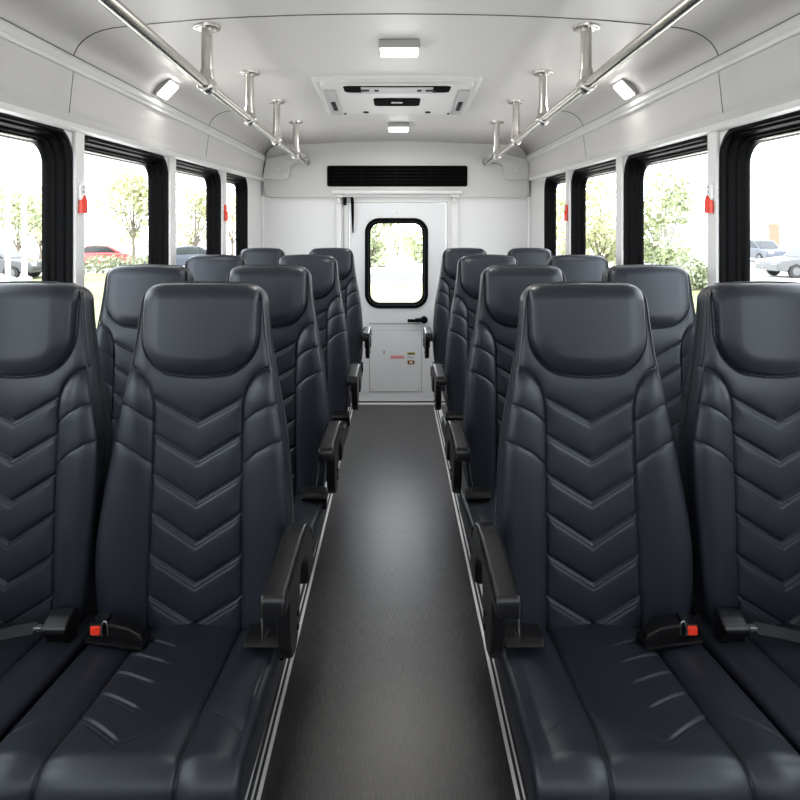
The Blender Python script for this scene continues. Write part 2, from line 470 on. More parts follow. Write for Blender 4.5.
CWS = {(-1, True): (.2115, .2165), (1, True): (.2365, .2155), (-1, False): (.2115, .2115), (1, False): (.2155, .2115)}
def build_cushion(side, aisle):
    """side = -1: the strong half of the quilting lies on the -x half"""
    P = cushion_path(); ns = len(P)
    tan = np.gradient(P, axis=0); tan /= np.linalg.norm(tan, axis=1, keepdims=True)
    nrm = np.stack([tan[:, 1], -tan[:, 0]], 1)
    if nrm[0, 1] < 0: nrm = -nrm
    nf = 190
    t = np.linspace(-1, 1, nf); xi = .8 * t + .2 * np.sin(t * PI / 2)
    arc = np.concatenate([[0], np.cumsum(np.linalg.norm(np.diff(P, axis=0), axis=1))])
    Yp = 1.43 - arc                      # pseudo depth coordinate (continues down the front)
    D, XI = np.meshgrid(Yp, xi, indexing='ij')
    CW = np.where(XI < 0, CWS[(side, aisle)][0], CWS[(side, aisle)][1])
    X = XI * CW; AX = np.abs(X)
    F = np.zeros_like(X)
    seam = [(.109, 1.5), (.108, 1.25), (.107, 1.1), (.111, 1.0), (.114, .93), (.114, .6)]
    d_s = seg_dist(AX, D, seam)
    d_c = seg_dist(AX, D, [(.108, 1.105), (.14, 1.085), (.17, 1.06), (.22, 1.02)])
    F += .010 * (1 - np.exp(-d_s / .018)) - .0045 * np.exp(-(d_s / .0028) ** 2)
    F += np.where(AX > .11, .006 * np.sin(np.clip((AX - .11) / .09, 0, 1) * PI), 0)
    F -= np.where(AX > .109, .0016 * np.exp(-(d_c / .002) ** 2), 0)
    F += np.where(AX < .11, .004 * (1 - (AX / .11) ** 2), 0)
    V_ = [(.095, 1.336, 1.288), (.106, 1.283, 1.230), (.106, 1.221, 1.163), (.107, 1.156, 1.089), (.108, 1.090, 1.006)]
    for j, (xo, yo, yi) in enumerate(V_):
        for s_, k in ((side, 1.0), (-side, .10 if j < 4 else .35)):
            xs = X * s_
            lim = .006 if s_ == side else 0
            pl = [(-.004, yi), (xo, yo)] if s_ == side else [(0.0, yi), (.055, yi + .04)]
            d = seg_dist(xs, D, pl); d2 = seg_dist(xs, D, [(a, b - .011) for a, b in pl])
            fade = sm(xs, -.006, .02) if s_ == side else 1.0
            ahead = D - (yi + (yo - yi) * np.clip(xs / xo, 0, 1))
            F -= k * fade * (.0034 * np.exp(-(d / .0023) ** 2) + .0014 * np.exp(-(d2 / .0018) ** 2))
            F += k * .0016 * np.exp(-np.clip(ahead, 0, None) / .012) * (ahead > 0.003) * (xs > 0) * (xs < xo) * (ahead < .03) * fade
    # stretch-in towards the back corner
    e = CW - AX
    F -= .014 - np.sqrt(np.maximum(0, .014 ** 2 - np.clip(.014 - e, 0, .014) ** 2))
    Vx = X; Vy = P[:, 0][:, None] - SY + nrm[:, 0][:, None] * F; Vz = P[:, 1][:, None] + nrm[:, 1][:, None] * F
    V = np.stack([Vx, Vy, Vz], -1).reshape(-1, 3)
    cls = []; faces = []
    cs = np.interp(D, [.6, .93, 1.0, 1.1, 1.25, 1.5], [.114, .114, .111, .107, .108, .109])
    for i in range(ns - 1):
        for k in range(nf - 1):
            faces.append((i * nf + k, (i + 1) * nf + k, (i + 1) * nf + k + 1, i * nf + k + 1))
            cls.append(0 if AX[i, k] < cs[i, k] else (1 if X[i, k] < 0 else 2))
    whole = bpy.data.meshes.new('whole'); whole.from_pydata([tuple(v) for v in V], [], faces); whole.update()
    N = np.zeros(len(V) * 3, np.float32); whole.vertex_normals.foreach_get('vector', N); N = N.reshape(-1, 3)
    bpy.data.meshes.remove(whole)
    cls = np.array(cls); out = []
    for c, nm in ((0, 'seat_cushion'), (1, 'cushion_bolster'), (2, 'cushion_bolster')):
        fs = [faces[j] for j in np.nonzero(cls == c)[0]]
        used = sorted({v for f in fs for v in f}); mp = {v: j for j, v in enumerate(used)}
        me = bpy.data.meshes.new(nm)
        me.from_pydata([tuple(V[v]) for v in used], [], [tuple(mp[v] for v in f) for f in fs])
        me.materials.append(M['leather'])
        me.polygons.foreach_set('use_smooth', [True] * len(me.polygons)); me.update()
        me.normals_split_custom_set_from_vertices([tuple(N[v]) for v in used])
        out.append((nm, me))
    return out

WIDE = {(-1, True): (.020, .003, .06, .032), (1, True): (.003, .020, .032, .06), (-1, False): (.002, -.024, .045, .045), (1, False): (-.022, .002, .045, .045)}
BACKS = {k: build_backrest(*v) for k, v in WIDE.items()}
CUSH = {k: build_cushion(*k) for k in CWS}

def sweep_box(bm, path, wx, th):
    """flat strap along a path of (x,y,z); width along the given direction"""
    pts = [Vector(p) for p in path]; rings = []
    for i, p in enumerate(pts):
        d = (pts[min(i + 1, len(pts) - 1)] - pts[max(i - 1, 0)]).normalized()
        s = Vector(wx) - d * Vector(wx).dot(d); s.normalize()
        n = d.cross(s).normalized(); hw = Vector(wx).length / 2
        rings.append([bm.verts.new(p + s * a * hw + n * b * th / 2) for a, b in ((-1, -1), (1, -1), (1, 1), (-1, 1))])
    for i in range(len(rings) - 1):
        for k in range(4): bm.faces.new((rings[i][k], rings[i][(k + 1) % 4], rings[i + 1][(k + 1) % 4], rings[i + 1][k]))
    bm.faces.new(rings[0][::-1]); bm.faces.new(rings[-1])

def make_seat(name, aisle, side, label, group):
    """side = -1 seat left of the aisle, +1 right of it. Aisle direction is -side in x."""
    q = -side                                # towards the aisle
    root = empty(name, (0, SY, 0), label, 'bus seat', group)
    def mo(nm, me, parent=root):
        return link(bpy.data.objects.new(nm, me), parent)
    BACK = BACKS[(side, aisle)]; ex = WIDE[(side, aisle)]
    body = mo(*BACK[0])
    for c in (1, 2, 3, 4): mo(*BACK[c], parent=body)
    # piping round the outline of the backrest
    zs = list(np.linspace(.60, ZT - .035, 26)) + [ZT - .035 + .035 * math.sin(a) for a in np.linspace(.15, 1.35, 8)]
    def edge(z, s):
        w = float(back_w(z) + low(z) * ex[0 if s < 0 else 1]); tq = min(max((z - (ZT - .040)) / .040, 0), 1)
        rec = .034 * (1 - math.sqrt(max(0, 1 - tq * tq)))
        re = ex[2 if s < 0 else 3] * (1 - .35 * float(sm(z, 1.0, 1.25))); dz = (.012 + .32 * re) * (1 - math.sqrt(1 - ((re - .0032) / re) ** 2))
        return (s * (w - .0030), float(back_y0(z)) + rec + dz - .0045, z - .006 * (w / .15) ** 2 * float(sm(z, 1.27, ZT)))
    pth = [edge(z, -1) for z in zs] 
    top_y = pth[-1][1]; 
    pr = [edge(z, 1) for z in zs]
    xr = pr[-1][0]
    for f in np.linspace(-.9, .9, 9):
        pth.append((xr * f, top_y - .001 - .003 * (1 - f * f), pth[len(zs) - 1][2] + .0055 * (1 - f * f)))
    pth += pr[::-1]
    tube('piping', pth, .0024, M['piping'], body, n=8)
    # second stitch rows on the side strips
    for s in (-1, 1):
        tube('side_seam', [(s * (float(back_w(z) + low(z) * ex[0 if s < 0 else 1]) + .0002), float(back_y0(z)) + .052, z) for z in np.linspace(.60, 1.30, 22)], .0011, M['thread'], body, n=6)
    # cushion
    cl, cr = CWS[(side, aisle)]
    cu = mo(*CUSH[(side, aisle)][0])
    for nm, me in CUSH[(side, aisle)][1:]: mo(nm, me, cu)
    P = cushion_path(); prof = [(p[0] - SY, p[1] - .010) for p in P[::6]] + [(P[-1][0] - SY + .012, P[-1][1])]
    prof = [(y + (.012 if y < -.20 else 0), z) for y, z in prof] + [(-.215, .525), (1.42 - SY, .490)]
    prism('cushion_side', prof, 'x', -cl + .0012, cr - .0012, M['leather_side'], cu, bev=.004)
    pl = [(p[0] - SY, p[1]) for p in P[10::5]]
    for s in (-1, 1):
        tube('piping', [(s * ((cl if s < 0 else cr) - .0038), y, z - .002) if y > -.215 else (s * ((cl if s < 0 else cr) - .0038), y + .003, z) for y, z in pl], .0022, M['piping'], cu, n=8)
    # pan, frame and pedestal
    box('seat_pan', (-.165, -.200, .405), (.165, .235, .505), M['frame_metal'], root, .012)
    prism('back_bracket', [(.20, .42), (.30, .42), (.335, .75), (.295, .75)], 'x', -.15, -.135, M['frame_metal'], root)
    prism('back_bracket', [(.20, .42), (.30, .42), (.335, .75), (.295, .75)], 'x', .135, .15, M['frame_metal'], root)
    for x in (side * .14, -side * .02):
        bm = bmesh.new()
        add_prism(bm, [(-.15, .41), (.19, .41), (.10, .06), (.17, .012), (-.15, .012), (-.08, .06)], 'x', x - .016, x + .016, .004)
        add_box(bm, (x - .03, -.17, 0.0), (x + .03, .19, .014), .003)
        bm_obj('leg', bm, M['frame_metal'], root)
    zc = lambda y: .568 + (1.43 - (y + SY)) * .1067      # cushion height at local y
    if aisle:
        # armrest on the aisle side
        bm = bmesh.new()
        prof = [(-.155, 0.8420), (.03, 0.8480), (.085, 0.8420), (.125, 0.8280), (.160, 0.8010), (.183, 0.7680), (.196, 0.7300), (.198, 0.7000), (.112, 0.7000), (.106, 0.7350), (.094, 0.7600), (.075, 0.7780),
                (.045, 0.7950), (.0, 0.7970), (-.10, 0.8030), (-.155, 0.8050), (-.166, 0.8110), (-.168, 0.8270)]
        pp = [Vector((a, b, 0)) for a, b in prof]
        fine = []
        for i, p in enumerate(pp):                     # round every corner a little
            a = pp[i - 1]; b = pp[(i + 1) % len(pp)]
            k = min(.010, (p - a).length * .4, (b - p).length * .4)
            p1 = p + (a - p).normalized() * k; p2 = p + (b - p).normalized() * k
            for tq in (0, .33, .67, 1):
                c = p1 * (1 - tq) ** 2 + p * 2 * tq * (1 - tq) + p2 * tq * tq
                fine.append((c.x, c.y))
        x0, x1 = sorted((q * .237, q * .281))
        add_prism(bm, fine, 'x', x0, x1, .009, 3)
        arm = bm_obj('armrest', bm, M['plastic'], root, angle=50)
        # the plate that carries the arm
        lp = [(-.115, 0.8130), (.030, 0.8130), (.012, 0.7830), (.006, 0.7330), (.0, 0.7030), (-.018, 0.6770), (-.045, 0.6670), (-.078, 0.6770), (-.100, 0.7080), (-.112, 0.7530)]
        prism('arm_plate', lp, 'x', min(q * .254, q * .2795), max(q * .254, q * .2795), M['plastic'], arm, bev=.005, seg=3, angle=60)
        tube('pivot_shaft', [(q * .18, .226, .745), (q * .274, .165, .745)], .016, M['frame_metal'], arm, n=14)
        # softer top pad
        padp = [(-.173, .812), (-.173, .835), (-.163, .847), (.03, .852), (.087, .846), (.128, .832), (.164, .804), (.188, .769), (.180, .765), (.155, .796), (.120, .820), (.08, .833), (.03, .838), (-.145, .831), (-.155, .812)]
        prism('arm_pad', padp, 'x', x0 - .001, x1 + .001, M['plastic_gloss'], arm, bev=.008, seg=4)
        arm.location.x = -.004 if side < 0 else -.006
        # pivot bolts on the outer face
        bm = bmesh.new()
        for (y, z) in ((-.028, 0.7030), (-.028, 0.7290)):
            add_tube(bm, [(q * .278, y, z), (q * .2825, y, z)], .005, 10)
        bm_obj('pivot_bolt', bm, M['black'], arm)
        tube('release_cable', smooth_path([(q * .2385, -.158, .803), (q * .234, -.135, .775), (q * .222, -.08, .715), (q * .209, -.015, .665), (q * .201, .075, .630)], 5), .0016, M['chrome'], arm, n=8)
        # hinge cover at the corner of the cushion
        bm = bmesh.new()
        add_prism(bm, [(.076, .590), (.068, .596), (.074, .604), (.090, .610), (.12, .612), (.12, .545), (.100, .545), (.095, .588)], 'x', min(q * .144, q * .226), max(q * .144, q * .226), .004, 3)
        bm_obj('hinge_cover', bm, M['plastic'], root)
        # buckle on the far side
        bx = -q
        def pl2(pts): return [(bx * x, z) for x, z in pts]
        bm = bmesh.new()
        add_prism(bm, pl2([(.082, .566), (.190, .566), (.196, .590), (.190, .606), (.172, .617), (.150, .619), (.115, .612), (.088, .596)]), 'y', .104, .138, .006, 3)
        bk = bm_obj('belt_buckle', bm, M['plastic'], root)
        bm = bmesh.new()
        add_prism(bm, pl2([(.078, .574), (.198, .590), (.198, .597), (.078, .582)]), 'y', .086, .14, .002)
        bm_obj('buckle_base', bm, M['plastic'], bk)
        bm = bmesh.new()
        xa, xb = sorted((bx * .165, bx * .198))
        add_box(bm, (xa, .099, .598), (xb, .14, .624), .003)
        bm_obj('buckle_frame', bm, M['plastic_gloss'], bk)
        xa, xb = sorted((bx * .171, bx * .193))
        box('release_button', (xa, .094, .602), (xb, .14, .621), M['red'], bk, .003)
        bm = bmesh.new()
        xa, xb = bx * .167, bx * .155
        add_tube(bm, smooth_path([(xa, .094, .602), (xa, .094, .624), ((xa + xb) / 2, .094, .634), (xb, .094, .626), (xb, .096, .604)], 4), .0018, 8)
        bm_obj('buckle_rim', bm, M['chrome'], bk)
    else:
        # belt retractor beside the neighbouring seat and the belt lying across the cushion
        bm = bmesh.new()
        x0, x1 = sorted((q * .138, q * .192))
        add_prism(bm, [(.106, .598), (.098, .608), (.101, .618), (.112, .626), (.135, .634), (.150, .630), (.150, .550), (.118, .550)], 'x', x0, x1, .005, 3)
        rt = bm_obj('belt_retractor', bm, M['plastic'], root)
        tube('retractor_roller', [(x0 + .002, .105, .609), (x1 - .002, .105, .609)], .0105, M['plastic_gloss'], rt, n=16)
        xs = q * .138
        box('belt_tongue', (min(xs, xs - q * .018), .098, .606), (max(xs, xs - q * .018), .112, .617), M['chrome'], rt, .002)
        bm = bmesh.new()
        pth = smooth_path([(q * .122, .104, .612), (q * .08, .102, .606), (q * .03, .098, .597), (-q * .05, .096, .589), (-q * .12, .102, .592), (-q * .175, .115, .600), (-q * .198, .14, .594)], 6)
        sweep_box(bm, pth, (0, .024, .012), .0025)
        bm_obj('seat_belt', bm, M['webbing'], root, smooth=False)
    return root

def copy_tree(o, parent=None):
    c = o.copy(); COL.objects.link(c)
    if parent is not None: c.parent = parent
    for ch in [x for x in CHILD.get(o.name, [])]:
        copy_tree(ch, c)
    return c

ROWY = [1.42, 2.12, 2.96, 4.03]
XA = {-1: (-.468, -.458, -.445, -.440), 1: (.459, .458, .460, .466)}
XW = {-1: (-.906, -.892, -.902, -.910), 1: (.903, .904, .910, .910)}
ORD = ['nearest row', 'second row', 'third row', 'last row by the rear door']
SIDE = {-1: 'left', 1: 'right'}
protos = {}
for side in (-1, 1):
    protos[(side, 'aisle')] = make_seat('bus_seat', True, side, 'tmp', 'aisle seats along the centre aisle')
    protos[(side, 'window')] = make_seat('bus_seat', False, side, 'tmp', 'window seats along the side walls')
CHILD = {}
for o in bpy.data.objects:
    if o.parent: CHILD.setdefault(o.parent.name, []).append(o)
for side in (-1, 1):
    for kind in ('aisle', 'window'):
        for r in range(4):
            o = protos[(side, kind)]
            if r > 0: o = copy_tree(o)
            x = (XA if kind == 'aisle' else XW)[side][r]
            o.location = (x, SY + ROWY[r] - 1.42, 0)
            if kind == 'aisle':
                o['label'] = f'black quilted aisle seat with armrest, {ORD[r]}, {SIDE[side]} of the aisle'
            else:
                o['label'] = f'black quilted leather seat beside the {SIDE[side]} side windows, {ORD[r]}'

# ------------------------------------------------------------------ bus shell
Y0, Y1 = -1.0, 5.08
WX = 1.135
def zhead(y): return 1.832 + .020 * (y - 2.05)
def zstrip(y): return 2.040 + .010 * (y - 2.05)
WIN = [(-.62, .24), (.33, 1.11), (1.20, 2.105), (2.128, 2.985), (3.015, 3.880), (3.925, 4.585)]
POSTS = [(.24, .32), (1.11, 1.19), (2.100, 2.162), (2.982, 3.062), (3.876, 3.970)]
SILL = .96

def win_loop(y0, y1, inset, r, n=8):
    """rounded rectangle in (y,z); its head follows the slope of the header"""
    zt = 1.80
    out = []
    for (y, z) in rrect(y0 + inset, y1 - inset, SILL + inset, zt - inset, r, n):
        k = (z - SILL) / (zt - SILL)
        out.append((y, z + k * (zhead(y) - .008 - zt)))
    return out

wi = 1; tn0 = 101
for s, nm in ((-1, 'left'), (1, 'right')):
    outer = [(Y0, 0), (Y1, 0)] + [(y, zhead(y) + .06) for y in np.linspace(Y1, Y0, 6)]
    holes = [win_loop(a, b, .012, .085)[::-1] for a, b in WIN]
    w = plate_with_holes(f'wall_{nm}', outer, holes, 'x', s * WX, s * (WX + .07), M['wall'])
    tag(w, kind='structure')
    for (a, b) in WIN:
        root = empty(f'window_{wi}', (s * WX, (a + b) / 2, SILL)); root['kind'] = 'structure'; wi += 1
        def L(inset, r, dx):
            return [(s * (WX + dx) - root.location.x, y - root.location.y, z - root.location.z) for y, z in win_loop(a, b, inset, r)]
        prof = [(0, .095, .002), (0, .095, -.002), (.004, .094, -.004), (.012, .09, -.004), (.016, .088, -.001), (.018, .087, .012), (.022, .085, .016),
                (.026, .083, .016), (.029, .082, .026), (.031, .080, .036), (.036, .078, .040), (.040, .076, .040), (.043, .074, .052), (.052, .068, .056), (.056, .066, .066), (.056, .066, .075)]
        ring_loft('window_frame', [L(*p) for p in prof], M['black'], root)
        pane = ring_loft('pane', [L(.05, .06, .064), L(.05, .06, .068)], M['pane'], root, close_last=True)
        # thin aluminium glazing bar along the head
        bm = bmesh.new()
        add_tube(bm, [(s * .054, y - root.location.y, zhead(y) - .008 - .0505 - root.location.z) for y in np.linspace(a + .07, b - .12, 6)], .0035, 6)
        bm_obj('head_bar', bm, M['steel'], root)

# slim covers on the posts between the windows
for s in (-1, 1):
    for y0_, y1_ in POSTS:
        x0_, x1_ = sorted((s * (WX + .002), s * (WX - .015)))
        o = box(f'trim_{tn0}', (x0_, y0_, SILL - .05), (x1_, y1_, zhead((y0_ + y1_) / 2) + .004), M['wall'], None, .006); tn0 += 1; tag(o, kind='structure')

# ceiling profile (x, z) for the right half, measured at y = 2.05
CEIL = [(1.10, 2.066), (1.096, 2.080), (1.086, 2.100), (1.072, 2.118), (1.052, 2.134), (1.026, 2.149), (1.001, 2.158), (.96, 2.167), (.90, 2.174), (.83, 2.181), (.67, 2.195), (.5, 2.204), (.33, 2.210), (.16, 2.213), (0, 2.214)]
def ceil_z(x):
    xs = [p[0] for p in CEIL[::-1]]; zs = [p[1] for p in CEIL[::-1]]
    return float(np.interp(abs(x), xs, zs))
full = [(-x, z) for x, z in CEIL] + [(x, z) for x, z in CEIL[-2::-1]]
def cove_rise(x, y): return .0096 * (y - 2.05) * min(1, max(0, (abs(x) - .7) / .35))
V = []; F = []
ys = np.linspace(Y0, Y1, 8)
for y in ys:
    for x, z in full: V.append((x, y, z + cove_rise(x, y)))
n = len(full)
for i in range(len(ys) - 1):
    for k in range(n - 1): F.append((i * n + k, i * n + k + 1, (i + 1) * n + k + 1, (i + 1) * n + k))
c = mesh_obj('ceiling', V, F, M['ceiling'], None, True); tag(c, kind='structure')
sol = c.modifiers.new('thick', 'SOLIDIFY'); sol.thickness = .03; sol.offset = 1

# upper side panel with moulding and lip (structure trims)
tn = 1
def profile_strip(prof_fn, mat, y0, y1, angle=35, ny=8):
    global tn
    V = []; F = []
    yy = np.linspace(y0, y1, ny)
    rows = [prof_fn(y) for y in yy]; k_ = len(rows[0])
    for y, r in zip(yy, rows):
        for x, z in r: V.append((x, y, z))
    for i in range(ny - 1):
        for k in range(k_ - 1): F.append((i * k_ + k, i * k_ + k + 1, (i + 1) * k_ + k + 1, (i + 1) * k_ + k))
    o = mesh_obj(f'trim_{tn}', V, F, mat, None, True); tn += 1
    o.data.set_sharp_from_angle(angle=math.radians(angle))
    tag(o, kind='structure'); return o

for s in (-1, 1):
    def pan(y):
        zh, zs = zhead(y), zstrip(y)
        return [(s * x, z) for x, z in ((1.136, zh - .012), (1.120, zh - .010), (1.110, zh - .004), (1.1065, zh + .006), (1.107, zh + .02), (1.1135, zh + .038), (1.1145, zh + .046), (1.106, (zh + zs) / 2 + .02), (1.100, zs - .022), (1.100, zs))]
    profile_strip(pan, M['panel'], Y0, Y1)
    def lip(y):
        zh = zhead(y)
        return [(s * x, z) for x, z in ((1.132, zh - .0125), (1.121, zh - .0115), (1.109, zh - .0055), (1.105, zh + .004), (1.1055, zh + .012))]
    profile_strip(lip, M['mould'], Y0, Y1)
    def mould(y):
        z = zstrip(y)
        return [(s * x, zz) for x, zz in ((1.101, z - .024), (1.092, z - .022), (1.090, z - .015), (1.094, z - .011), (1.094, z - .008), (1.088, z - .005), (1.086, z + .001), (1.093, z + .006), (1.0945, z + .012), (1.0975, z + .030), (1.1005, z + .032))]
    profile_strip(mould, M['mould'], Y0, Y1, 60)
    # shadow line between moulding and ceiling, painted in as a thin grey tube
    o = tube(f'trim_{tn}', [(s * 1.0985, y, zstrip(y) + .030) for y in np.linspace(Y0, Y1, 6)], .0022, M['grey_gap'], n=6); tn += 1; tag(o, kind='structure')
    for y in (.5, 2.045, 3.52):
        zh, zs = zhead(y), zstrip(y)
        o = tube(f'trim_{tn}', [(s * 1.1145, y, zh + .044), (s * 1.106, y, (zh + zs) / 2 + .02), (s * 1.100, y, zs - .022)], .0017, M['grey_gap'], n=6); tn += 1; tag(o, kind='structure')
for y in (.5, 2.045, 3.52):
    runs = [full] if y < 3 else [[p for p in full if p[0] < -.95], [p for p in full if p[0] > .95]]
    for run in runs:
        o = tube(f'trim_{tn}', [(x, y, z + cove_rise(x, y) - .0005) for x, z in run], .0024, M['grey_gap'], n=6); tn += 1; tag(o, kind='structure')

# floor
f = box('floor', (-WX - .07, Y0, -.04), (WX + .07, Y1, 0), M['floor'], None, 0); tag(f, kind='structure')
for s in (-1, 1):
    sh = -.040 if s > 0 else 0
    def tr(y):
        return [(s * (x + sh), z) for x, z in ((.352, .0), (.353, .0045), (.361, .0055), (.3625, .0015), (.370, .0015), (.371, .006), (.3755, .006), (.3765, .002), (.386, .002), (.387, .0075), (.400, .0075), (.412, .0065), (.413, .0))]
    profile_strip(tr, M['alu'], Y0, Y1 - .12, 20)
    o = box(f'trim_{tn}', (min(s * (.3625 + sh), s * (.3705 + sh)), Y0, .0012), (max(s * (.3625 + sh), s * (.3705 + sh)), Y1 - .12, .0026), M['dark_gap'], None, 0); tn += 1; tag(o, kind='structure')
    o = box(f'trim_{tn}', (min(s * (.376 + sh), s * (.3868 + sh)), Y0, .0015), (max(s * (.376 + sh), s * (.3868 + sh)), Y1 - .12, .003), M['dark_gap'], None, 0); tn += 1; tag(o, kind='structure')

# rear wall with its door opening
K = 5.08 / 600
def RX(px): return (px - 396) * K
def RZ(py): return CAM_H + (229 - py) * K
DX0, DX1, DZ1 = RX(349), RX(446.5), RZ(202.5)
outer = [(-1.21, -.04), (DX0, -.04), (DX0, DZ1), (DX1, DZ1), (DX1, -.04), (1.21, -.04), (1.21, 2.0), (1.10, 2.12)] + [(x, z + .05) for x, z in full[::-1][2:-2:2]] + [(-1.10, 2.12), (-1.21, 2.0)]
w = plate_with_holes('wall_rear', outer, [], 'y', Y1, Y1 + .06, M['rear']); tag(w, kind='structure')

# unseen front wall at the camera's back, added dark to cut frontal light
fo = [(-1.21, -.04), (1.21, -.04), (1.21, 2.0), (1.08, 2.12), (.6, 2.21), (-.6, 2.21), (-1.08, 2.12), (-1.21, 2.0)]
w = plate_with_holes('wall_front', fo, [rrect(-.98, .98, 1.52, 1.98, .08)[::-1]], 'y', Y0 - .05, Y0, M['dark_panel']); tag(w, kind='structure')

# upper bulkhead with rounded lower corners
def bulk_poly():
    z0 = RZ(197.5)
    pts = []
    for k in range(7): a = PI + PI / 2 * k / 6; pts.append((-1.105 + .05 + .05 * math.cos(a), z0 + .05 + .05 * math.sin(a)))
    for k in range(7): a = 1.5 * PI + PI / 2 * k / 6; pts.append((1.118 - .05 + .05 * math.cos(a), z0 + .05 + .05 * math.sin(a)))
    pts += [(1.118, 1.93), (1.095, 2.09)] + [(x, z + .025) for x, z in full[::-1][3:-3]] + [(-1.095, 2.09), (-1.105, 1.93)]
    return pts
o = prism('trim_%d' % tn, bulk_poly(), 'y', 5.025, Y1 + .001, M['bulk'], bev=.006); tn += 1; tag(o, kind='structure')
# baseboard under the rear wall and vertical corner posts
for s in (-1, 1):
    o = tube('trim_%d' % tn, [(s * 1.125, 5.06, 0.0), (s * 1.125, 5.06, RZ(197))], .014, M['rear'], n=10); tn += 1; tag(o, kind='structure')

# corner covers on the bulkhead
for s, lab in ((-1, 'left'), (1, 'right')):
    px = [(262.5, 178.5), (266.5, 158.5), (280, 155), (296, 152.5), (302, 152), (306, 155), (306.5, 160), (303, 163.5), (295, 163.8), (291, 166), (290, 171), (289.5, 177), (286, 180), (280, 180.5), (266, 179.5)]
    poly = [((x - 396) * 5.0 / 600 * (-s) * -1 if False else s * (396 - x) * 5.0 / 600, CAM_H + (229 - y) * 5.0 / 600) for x, y in px]
    if s > 0: poly = [(x + .01, z) for x, z in poly]
    cv = prism('corner_cover', poly, 'y', 4.985, 5.027, M['bulk'], None, bev=.010, seg=3)
    tag(cv, f'grey moulded corner cover where the {lab} grab rail meets the rear bulkhead', 'cover', 'corner covers on the rear bulkhead')
    bm = bmesh.new()
    cx_ = s * (396 - 279) * 5.0 / 600 + (.01 if s > 0 else 0); cz_ = CAM_H + (229 - 170.5) * 5 / 600
    add_tube(bm, [(cx_, 4.987, cz_), (cx_, 4.975, cz_)], [.016, .012], 12)
    bm_obj('screw_cap', bm, M['mould'], cv)

# rear vent
vent = empty('rear_vent', (RX(397.5), 5.025, RZ(176.5)), 'long black air return vent set in the bulkhead above the rear door', 'vent')
vx0, vx1, vz0, vz1 = RX(328) - vent.location.x, RX(466.5) - vent.location.x, RZ(187) - vent.location.z, RZ(166.5) - vent.location.z
ring_loft('vent_frame', [[(x, y, z) for x, z in rrect(vx0 + i, vx1 - i, vz0 + i, vz1 - i, .016, 4)] for i, y in ((0, .004), (0, -.010), (.003, -.012), (.010, -.012), (.012, -.006), (.014, .0))], M['black'], vent)
box('vent_mesh', (vx0 + .01, -.003, vz0 + .01), (vx1 - .01, .003, vz1 - .01), M['black_matt'], vent, 0)
for k in (362, 396, 430):
    x = RX(k) - vent.location.x
    box('vent_divider', (x - .005, -.010, vz0 + .01), (x + .005, .0, vz1 - .01), M['black'], vent, .001)
for zz in np.linspace(vz0 + .03, vz1 - .03, 5):
    box('vent_slat', (vx0 + .012, -.006, zz - .004), (vx1 - .012, .0, zz + .004), M['black'], vent, 0)

# rear door
door = empty('door_1', (RX(397.5), Y1, 0)); door['kind'] = 'structure'
ox = door.location.x
wx0, wx1, wz0, wz1 = RX(365) - ox, RX(428) - ox, RZ(308), RZ(218)
dx0, dx1 = DX0 - ox + .006, DX1 - ox - .006
plate_with_holes('door_leaf', [(dx0, .022), (dx1, .022), (dx1, DZ1 - .006), (dx0, DZ1 - .006)], [rrect(wx0 + .02, wx1 - .02, wz0 + .02, wz1 - .02, .10)[::-1]], 'y', -.014, .04, M['door'], door)
def DL(i, y, r): return [(x, y, z) for x, z in rrect(wx0 + i, wx1 - i, wz0 + i, wz1 - i, r, 10)]
ring_loft('door_window_frame', [DL(0, -.012, .12), DL(.0, -.022, .12), DL(.006, -.030, .115), (DL(.022, -.030, .10)), DL(.028, -.026, .095), DL(.032, -.012, .09), DL(.046, -.008, .08), DL(.046, .02, .08)], M['black'], door, angle=50)
ring_loft('pane', [DL(.04, .0, .08), DL(.04, .004, .08)], M['pane'], door, close_last=True)
# inset service panel
px0, px1, pz0, pz1 = RX(370) - ox, RX(421) - ox, RZ(391), RZ(331)
sp = box('service_panel', (px0, -.020, pz0), (px1, -.012, pz1), M['door'], door, .003)
ring_loft('panel_groove', [[(x, y, z) for x, z in rrect(px0 + i, px1 - i, pz0 + i, pz1 - i, .006, 2)] for i, y in ((-.006, -.0135), (-.006, -.0146), (.0, -.0146))], M['ac_grey'], sp)
bm = bmesh.new()
for x, z in ((px0 + .02, pz0 + .02), (px1 - .02, pz0 + .02), (px0 + .02, pz1 - .02), (px1 - .02, pz1 - .02)):
    add_tube(bm, [(x, -.018, z), (x, -.0235, z)], .006, 10)
bm_obj('panel_screw', bm, M['ac_grey'], sp)
# slot above the panel
box('slot', (RX(369) - ox, -.017, RZ(324) - .0), (RX(420) - ox, -.011, RZ(322.6)), M['ac_grey'], door, 0)
# labels
def flat(nm, x0, x1, y0, y1, mat, par, lab=None, d=.0015):
    o = box(nm, (RX(x0) - ox, -.0205 - d, RZ(y1)), (RX(x1) - ox, -.0195, RZ(y0)), mat, par, 0)
    if lab: o['label'] = lab
    return o
l1 = flat('warning_label', 407, 415, 351.8, 354.3, M['yellow'], door, 'small yellow warning label')
flat('label_band', 408.2, 414, 352.6, 353.6, M['dark_gap'], l1, None, .003)
l2 = flat('warning_label', 407.4, 414.4, 359.8, 363.8, M['orange'], door, 'small orange and black label')
flat('label_band', 407.6, 414.2, 360.0, 363.6, M['dark_gap'], l2, None, .0025)
flat('label_band', 408.8, 413.0, 360.6, 363.0, M['orange'], l2, None, .0035)
flat('label_band', 409.8, 412.2, 361.0, 362.6, M['white'], l2, None, .0045)
flat('label_line', 407.2, 413.6, 356.4, 357.4, M['ac_grey'], door, 'faint grey printed line')
flat('placard', 390.5, 404, 355, 358.2, M['pink'], door, 'pale red placard')
